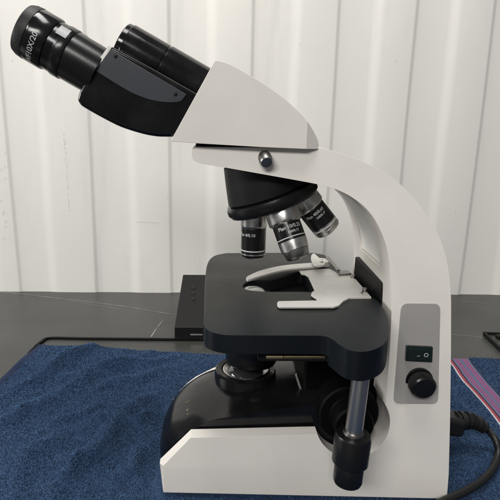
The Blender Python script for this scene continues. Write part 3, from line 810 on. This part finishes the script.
for p0, p1, wd, h in [((52, 498), (122, 420), 0.0086, 0.0128), ((118, 424), (160, 414), 0.0070, 0.0077), ((84, 428), (152, 396), 0.0078, 0.0077),
                      ((12, 392), (96, 346), 0.0086, 0.0120), ((40, 404), (150, 352), 0.0086, 0.0068), ((60, 380), (176, 357), 0.0078, 0.0068),
                      ((-10, 428), (52, 402), 0.0095, 0.0077), ((14, 476), (60, 432), 0.0095, 0.0086), ((112, 482), (152, 446), 0.0078, 0.0068),
                      ((0, 462), (30, 500), 0.0103, 0.0059), ((448, 424), (488, 472), 0.0030, 0.0042), ((455, 392), (470, 440), 0.0086, 0.0051), ((486, 366), (504, 378), 0.0086, 0.0059), ((100, 388), (165, 370), 0.0070, 0.0051),
                      ((455, 470), (500, 455), 0.0086, 0.0051), ((30, 440), (100, 404), 0.0060, 0.0051), ((70, 460), (84, 500), 0.0070, 0.0051)]:
    folds.append((PZ(*p0, ZB), PZ(*p1, ZB), wd, h))
bx0, bx1 = xf - 0.004, PYp(447, 495, *NEAR).x + 0.003
def zsurf(x, y):
    z = np.zeros_like(x)
    for f_ in folds: z += ridge(x, y, *f_)
    z += 0.0013*np.sin(x*38 + 2*np.sin(y*21))*np.sin(y*33 + x*12) + 0.0004*np.sin(x*90+y*60 + 2*np.sin(y*44))
    z = np.maximum(z, -0.0010)
    # pressed flat under and near the foot
    dx = np.maximum(np.maximum(bx0 - x, x - bx1), 0); dy = np.maximum(np.abs(y) - 0.068, 0)
    d = np.hypot(dx, dy)
    k = np.clip(d / 0.020, 0, 1); k = k*k*(3-2*k)
    z = z * k - 0.0012 * (1 - k)
    return ZB + z
NX, NY = 420, 300
us = np.linspace(0, 1, NX); vs = np.linspace(0, 1, NY)
U, Vv = np.meshgrid(us, vs)
Xr = 0.62
# rows run from the near side (v=0) to the back edge (v=1)
Xa = xleft(Y0 + (0.2) * Vv)
Yb = yback(Xa + (Xr - Xa) * U)
Yg = Y0 + (Yb - Y0) * Vv
Xl = xleft(Yg)
Xg = Xl + (Xr - Xl) * U
for _ in range(3):
    Yg = Y0 + (yback(Xg) - Y0) * Vv; Xl = xleft(Yg); Xg = Xl + (Xr - Xl) * U
Zg = zsurf(Xg, Yg)
edge = np.minimum(np.minimum(U * 120, (1 - Vv) * 90), 1.0)
Zg = ZT + 0.0006 + (Zg - ZT - 0.0006) * (0.35 + 0.65*np.sqrt(np.clip(edge, 0, 1)))
base_v = np.stack([Xg.ravel(), Yg.ravel(), Zg.ravel()], 1)
idx = np.arange(NX*NY).reshape(NY, NX)
quads = np.stack([idx[:-1, :-1], idx[:-1, 1:], idx[1:, 1:], idx[1:, :-1]], -1).reshape(-1, 4)
# tufts of terry pile: little bent blades standing on the cloth
NT = 620000
tx = rng.uniform(-0.36, 0.33, NT); ty = rng.uniform(-0.20, 0.23, NT)
ok = (tx > xleft(ty) + 0.0105 + 0.001*np.sin(ty*150)) & (ty < yback(tx) - np.where(tx < -0.1, 0.0045, 0.0008)) & ~((tx > bx0 + 0.006) & (tx < bx1 - 0.004) & (np.abs(ty) < 0.056))
bu = band_u(tx, ty); ok &= ~((bu > -0.04) & (bu < 1.03))
tx, ty = tx[ok], ty[ok]
tzv = zsurf(tx, ty) - 0.0003
NTt = len(tx)
ang = rng.uniform(0, 2*np.pi, NTt); wdt = rng.uniform(0.00020, 0.00042, NTt); hgt = rng.uniform(0.0006, 0.0015, NTt)
patch = 0.5 + 0.5*np.sin(tx*61 + 3*np.sin(ty*47))*np.sin(ty*73 + 2*np.sin(tx*39))
lean = rng.uniform(0.0008, 0.0020, NTt); la = rng.uniform(0, 2*np.pi, NTt)*0.75 + patch*2.2
ang = la + np.pi/2 + rng.uniform(-0.5, 0.5, NTt)
dxw, dyw = np.cos(ang)*wdt, np.sin(ang)*wdt
lxx, lyy = np.cos(la)*lean, np.sin(la)*lean
near_foot = (tx > bx0 - 0.0035) & (tx < bx1 + 0.0035) & (np.abs(ty) < 0.0665)
hgt = np.where(near_foot, hgt*0.55, hgt)
v0 = np.stack([tx - dxw, ty - dyw, tzv], 1); v1 = np.stack([tx + dxw, ty + dyw, tzv], 1)
v2 = np.stack([tx + dxw*0.9 + lxx*0.6, ty + dyw*0.9 + lyy*0.6, tzv + hgt*0.75], 1); v3 = np.stack([tx - dxw*0.5 + lxx, ty - dyw*0.5 + lyy, tzv + hgt], 1)
tv = np.stack([v0, v1, v2, v3], 1).reshape(-1, 3)
tq = (np.arange(NTt*4).reshape(-1, 4) + len(base_v))
AV = np.concatenate([base_v, tv]).astype(np.float32); AQ = np.concatenate([quads, tq]).astype(np.int32)
me = bpy.data.meshes.new('towel')
me.vertices.add(len(AV)); me.vertices.foreach_set('co', AV.ravel())
me.loops.add(AQ.size); me.loops.foreach_set('vertex_index', AQ.ravel())
me.polygons.add(len(AQ)); me.polygons.foreach_set('loop_start', np.arange(0, AQ.size, 4, dtype=np.int32))
me.polygons.foreach_set('use_smooth', np.ones(len(AQ), dtype=bool))
# band coordinate and tuft tint as attributes
at = me.attributes.new('band', 'FLOAT', 'POINT'); at.data.foreach_set('value', band_u(AV[:, 0], AV[:, 1]).astype(np.float32))
tint = np.concatenate([np.where((base_v[:, 0] < xleft(base_v[:, 1]) + 0.011) | (base_v[:, 1] > yback(base_v[:, 0]) - 0.005), 0.0, 0.35), np.repeat(np.clip(0.16 + 0.84*rng.uniform(0, 1, NTt)**1.3 + 0.22*(patch - 0.5), 0.1, 1), 4)]).astype(np.float32)
at = me.attributes.new('tint', 'FLOAT', 'POINT'); at.data.foreach_set('value', tint)
me.update(calc_edges=True); me.validate()
def m_towel():
    m = bpy.data.materials.new('terry_cloth'); m.use_nodes = True; nt = m.node_tree; L = nt.links
    b = nt.nodes['Principled BSDF']; b.inputs['Roughness'].default_value = 0.9; b.inputs['Specular IOR Level'].default_value = 0.15
    b.inputs['Sheen Weight'].default_value = 0.12; b.inputs['Sheen Roughness'].default_value = 0.5
    b.inputs['Sheen Tint'].default_value = (0.35, 0.5, 0.8, 1)
    a1 = nt.nodes.new('ShaderNodeAttribute'); a1.attribute_name = 'band'
    a2 = nt.nodes.new('ShaderNodeAttribute'); a2.attribute_name = 'tint'
    cr = nt.nodes.new('ShaderNodeValToRGB'); e = cr.color_ramp.elements
    e[0].position = 0.0; e[0].color = (0.002, 0.006, 0.022, 1); e[1].position = 1.0; e[1].color = (0.056, 0.112, 0.215, 1)
    L.new(a2.outputs['Fac'], cr.inputs[0])
    rb = nt.nodes.new('ShaderNodeValToRGB'); rb.color_ramp.interpolation = 'CONSTANT'
    blue = (0.03, 0.06, 0.14, 1); lil = (0.17, 0.15, 0.27, 1); mag = (0.30, 0.04, 0.19, 1); wht = (0.55, 0.52, 0.52, 1); red = (0.30, 0.05, 0.06, 1); blk = (0.006, 0.006, 0.012, 1)
    lil = (0.10, 0.095, 0.155, 1); mag = (0.24, 0.025, 0.095, 1); red = (0.24, 0.04, 0.05, 1); wht = (0.42, 0.39, 0.39, 1)
    stops = [(0.0, wht), (0.06, red), (0.175, blk), (0.23, lil), (0.34, mag), (0.39, lil), (0.45, mag), (0.50, lil), (0.60, blue), (0.62, lil), (0.68, mag), (0.73, lil), (0.79, mag), (0.85, lil), (0.95, blk)]
    el = rb.color_ramp.elements
    el[0].position = 0.0; el[0].color = wht; el[1].position = 0.06; el[1].color = red
    for p_, c_ in stops[2:]:
        n_ = el.new(p_); n_.color = c_
    L.new(a1.outputs['Fac'], rb.inputs[0])
    lt = nt.nodes.new('ShaderNodeMath'); lt.operation = 'GREATER_THAN'; lt.inputs[1].default_value = 0.0; L.new(a1.outputs['Fac'], lt.inputs[0])
    l2 = nt.nodes.new('ShaderNodeMath'); l2.operation = 'LESS_THAN'; l2.inputs[1].default_value = 1.0; L.new(a1.outputs['Fac'], l2.inputs[0])
    mu = nt.nodes.new('ShaderNodeMath'); mu.operation = 'MULTIPLY'; L.new(lt.outputs[0], mu.inputs[0]); L.new(l2.outputs[0], mu.inputs[1])
    mx = nt.nodes.new('ShaderNodeMix'); mx.data_type = 'RGBA'; L.new(mu.outputs[0], mx.inputs[0]); L.new(cr.outputs[0], mx.inputs[6]); L.new(rb.outputs[0], mx.inputs[7])
    L.new(mx.outputs[2], b.inputs['Base Color'])
    tc = nt.nodes.new('ShaderNodeTexCoord'); n = nt.nodes.new('ShaderNodeTexNoise'); n.inputs['Scale'].default_value = 900
    L.new(tc.outputs['Object'], n.inputs['Vector'])
    bp = nt.nodes.new('ShaderNodeBump'); bp.inputs['Strength'].default_value = 0.6; bp.inputs['Distance'].default_value = 0.001
    L.new(n.outputs[0], bp.inputs['Height']); L.new(bp.outputs[0], b.inputs['Normal'])
    return m
me.materials.append(m_towel())
towel = bpy.data.objects.new('towel', me); col.objects.link(towel)
tag(towel, 'creased dark blue terry towel with pink and white woven stripes under the microscope', 'towel')

# ------------------------------------------------------------ power cable
def tube_mesh(pts, rad, n=16, sub=8, bm=None):
    P = spline(pts, sub); bm = bm or bmesh.new(); rings = []
    up = Vector((0, 0, 1)); m = len(P)
    for i, p in enumerate(P):
        d = (P[min(i+1, m-1)] - P[max(i-1, 0)]).normalized()
        x = up.cross(d); x = x.normalized() if x.length > 1e-3 else Vector((1, 0, 0)); y = d.cross(x)
        r = rad(i / (m - 1)) if callable(rad) else rad
        rings.append([bm.verts.new(p + x*r*math.cos(2*math.pi*k/n) + y*r*math.sin(2*math.pi*k/n)) for k in range(n)])
    for a, b in zip(rings, rings[1:]):
        for i in range(n): bm.faces.new((a[i], a[(i+1) % n], b[(i+1) % n], b[i]))
    bm.faces.new(rings[0][::-1]); bm.faces.new(rings[-1]); return bm
YP = -0.010
p0 = PYp(441, 421, YP); p1 = PYp(459, 424, YP)
cabl = empty('power_cable', (p0.x, p0.y, ZB), 'black power cable looping from the back of the microscope onto the towel', 'cable')
d = (p1 - p0)
Mp = frame(p0, d, (0, 1, 0))
bm = boxm((0.0165, 0.020, d.length + 0.004), Mp @ Matrix.Translation((0, 0, d.length/2)))
plug = obj('plug', bm, M_cable, cabl, bevel=0.004)
rel = [PYp(x, y, YP) for x, y in ((457, 421.5), (466, 420.5), (475, 422), (484, 427.5))]
def rrad(f):
    base = 0.0076 - 0.0034 * f
    return base + 0.0012 * (1 if math.sin(f * 2*math.pi * 5.5) > 0 else -0.6)
obj('strain_relief', tube_mesh(rel, rrad, 20, 18), M_cable, cabl, smooth=50)
def cz(x, y, z): return PZ(x, y, z)
cp = [PYp(480, 425, YP), PYp(488, 430.5, YP), cz(495.5, 440, 0.018), cz(498.5, 453, 0.010), cz(494, 467, 0.0055), cz(483, 480, 0.0050), cz(466, 491, 0.0050), cz(446, 500, 0.0050), cz(420, 512, 0.0050), cz(380, 530, 0.005)]
obj('cord', tube_mesh(cp, 0.0029, 20, 8), M_cable, cabl, smooth=60)
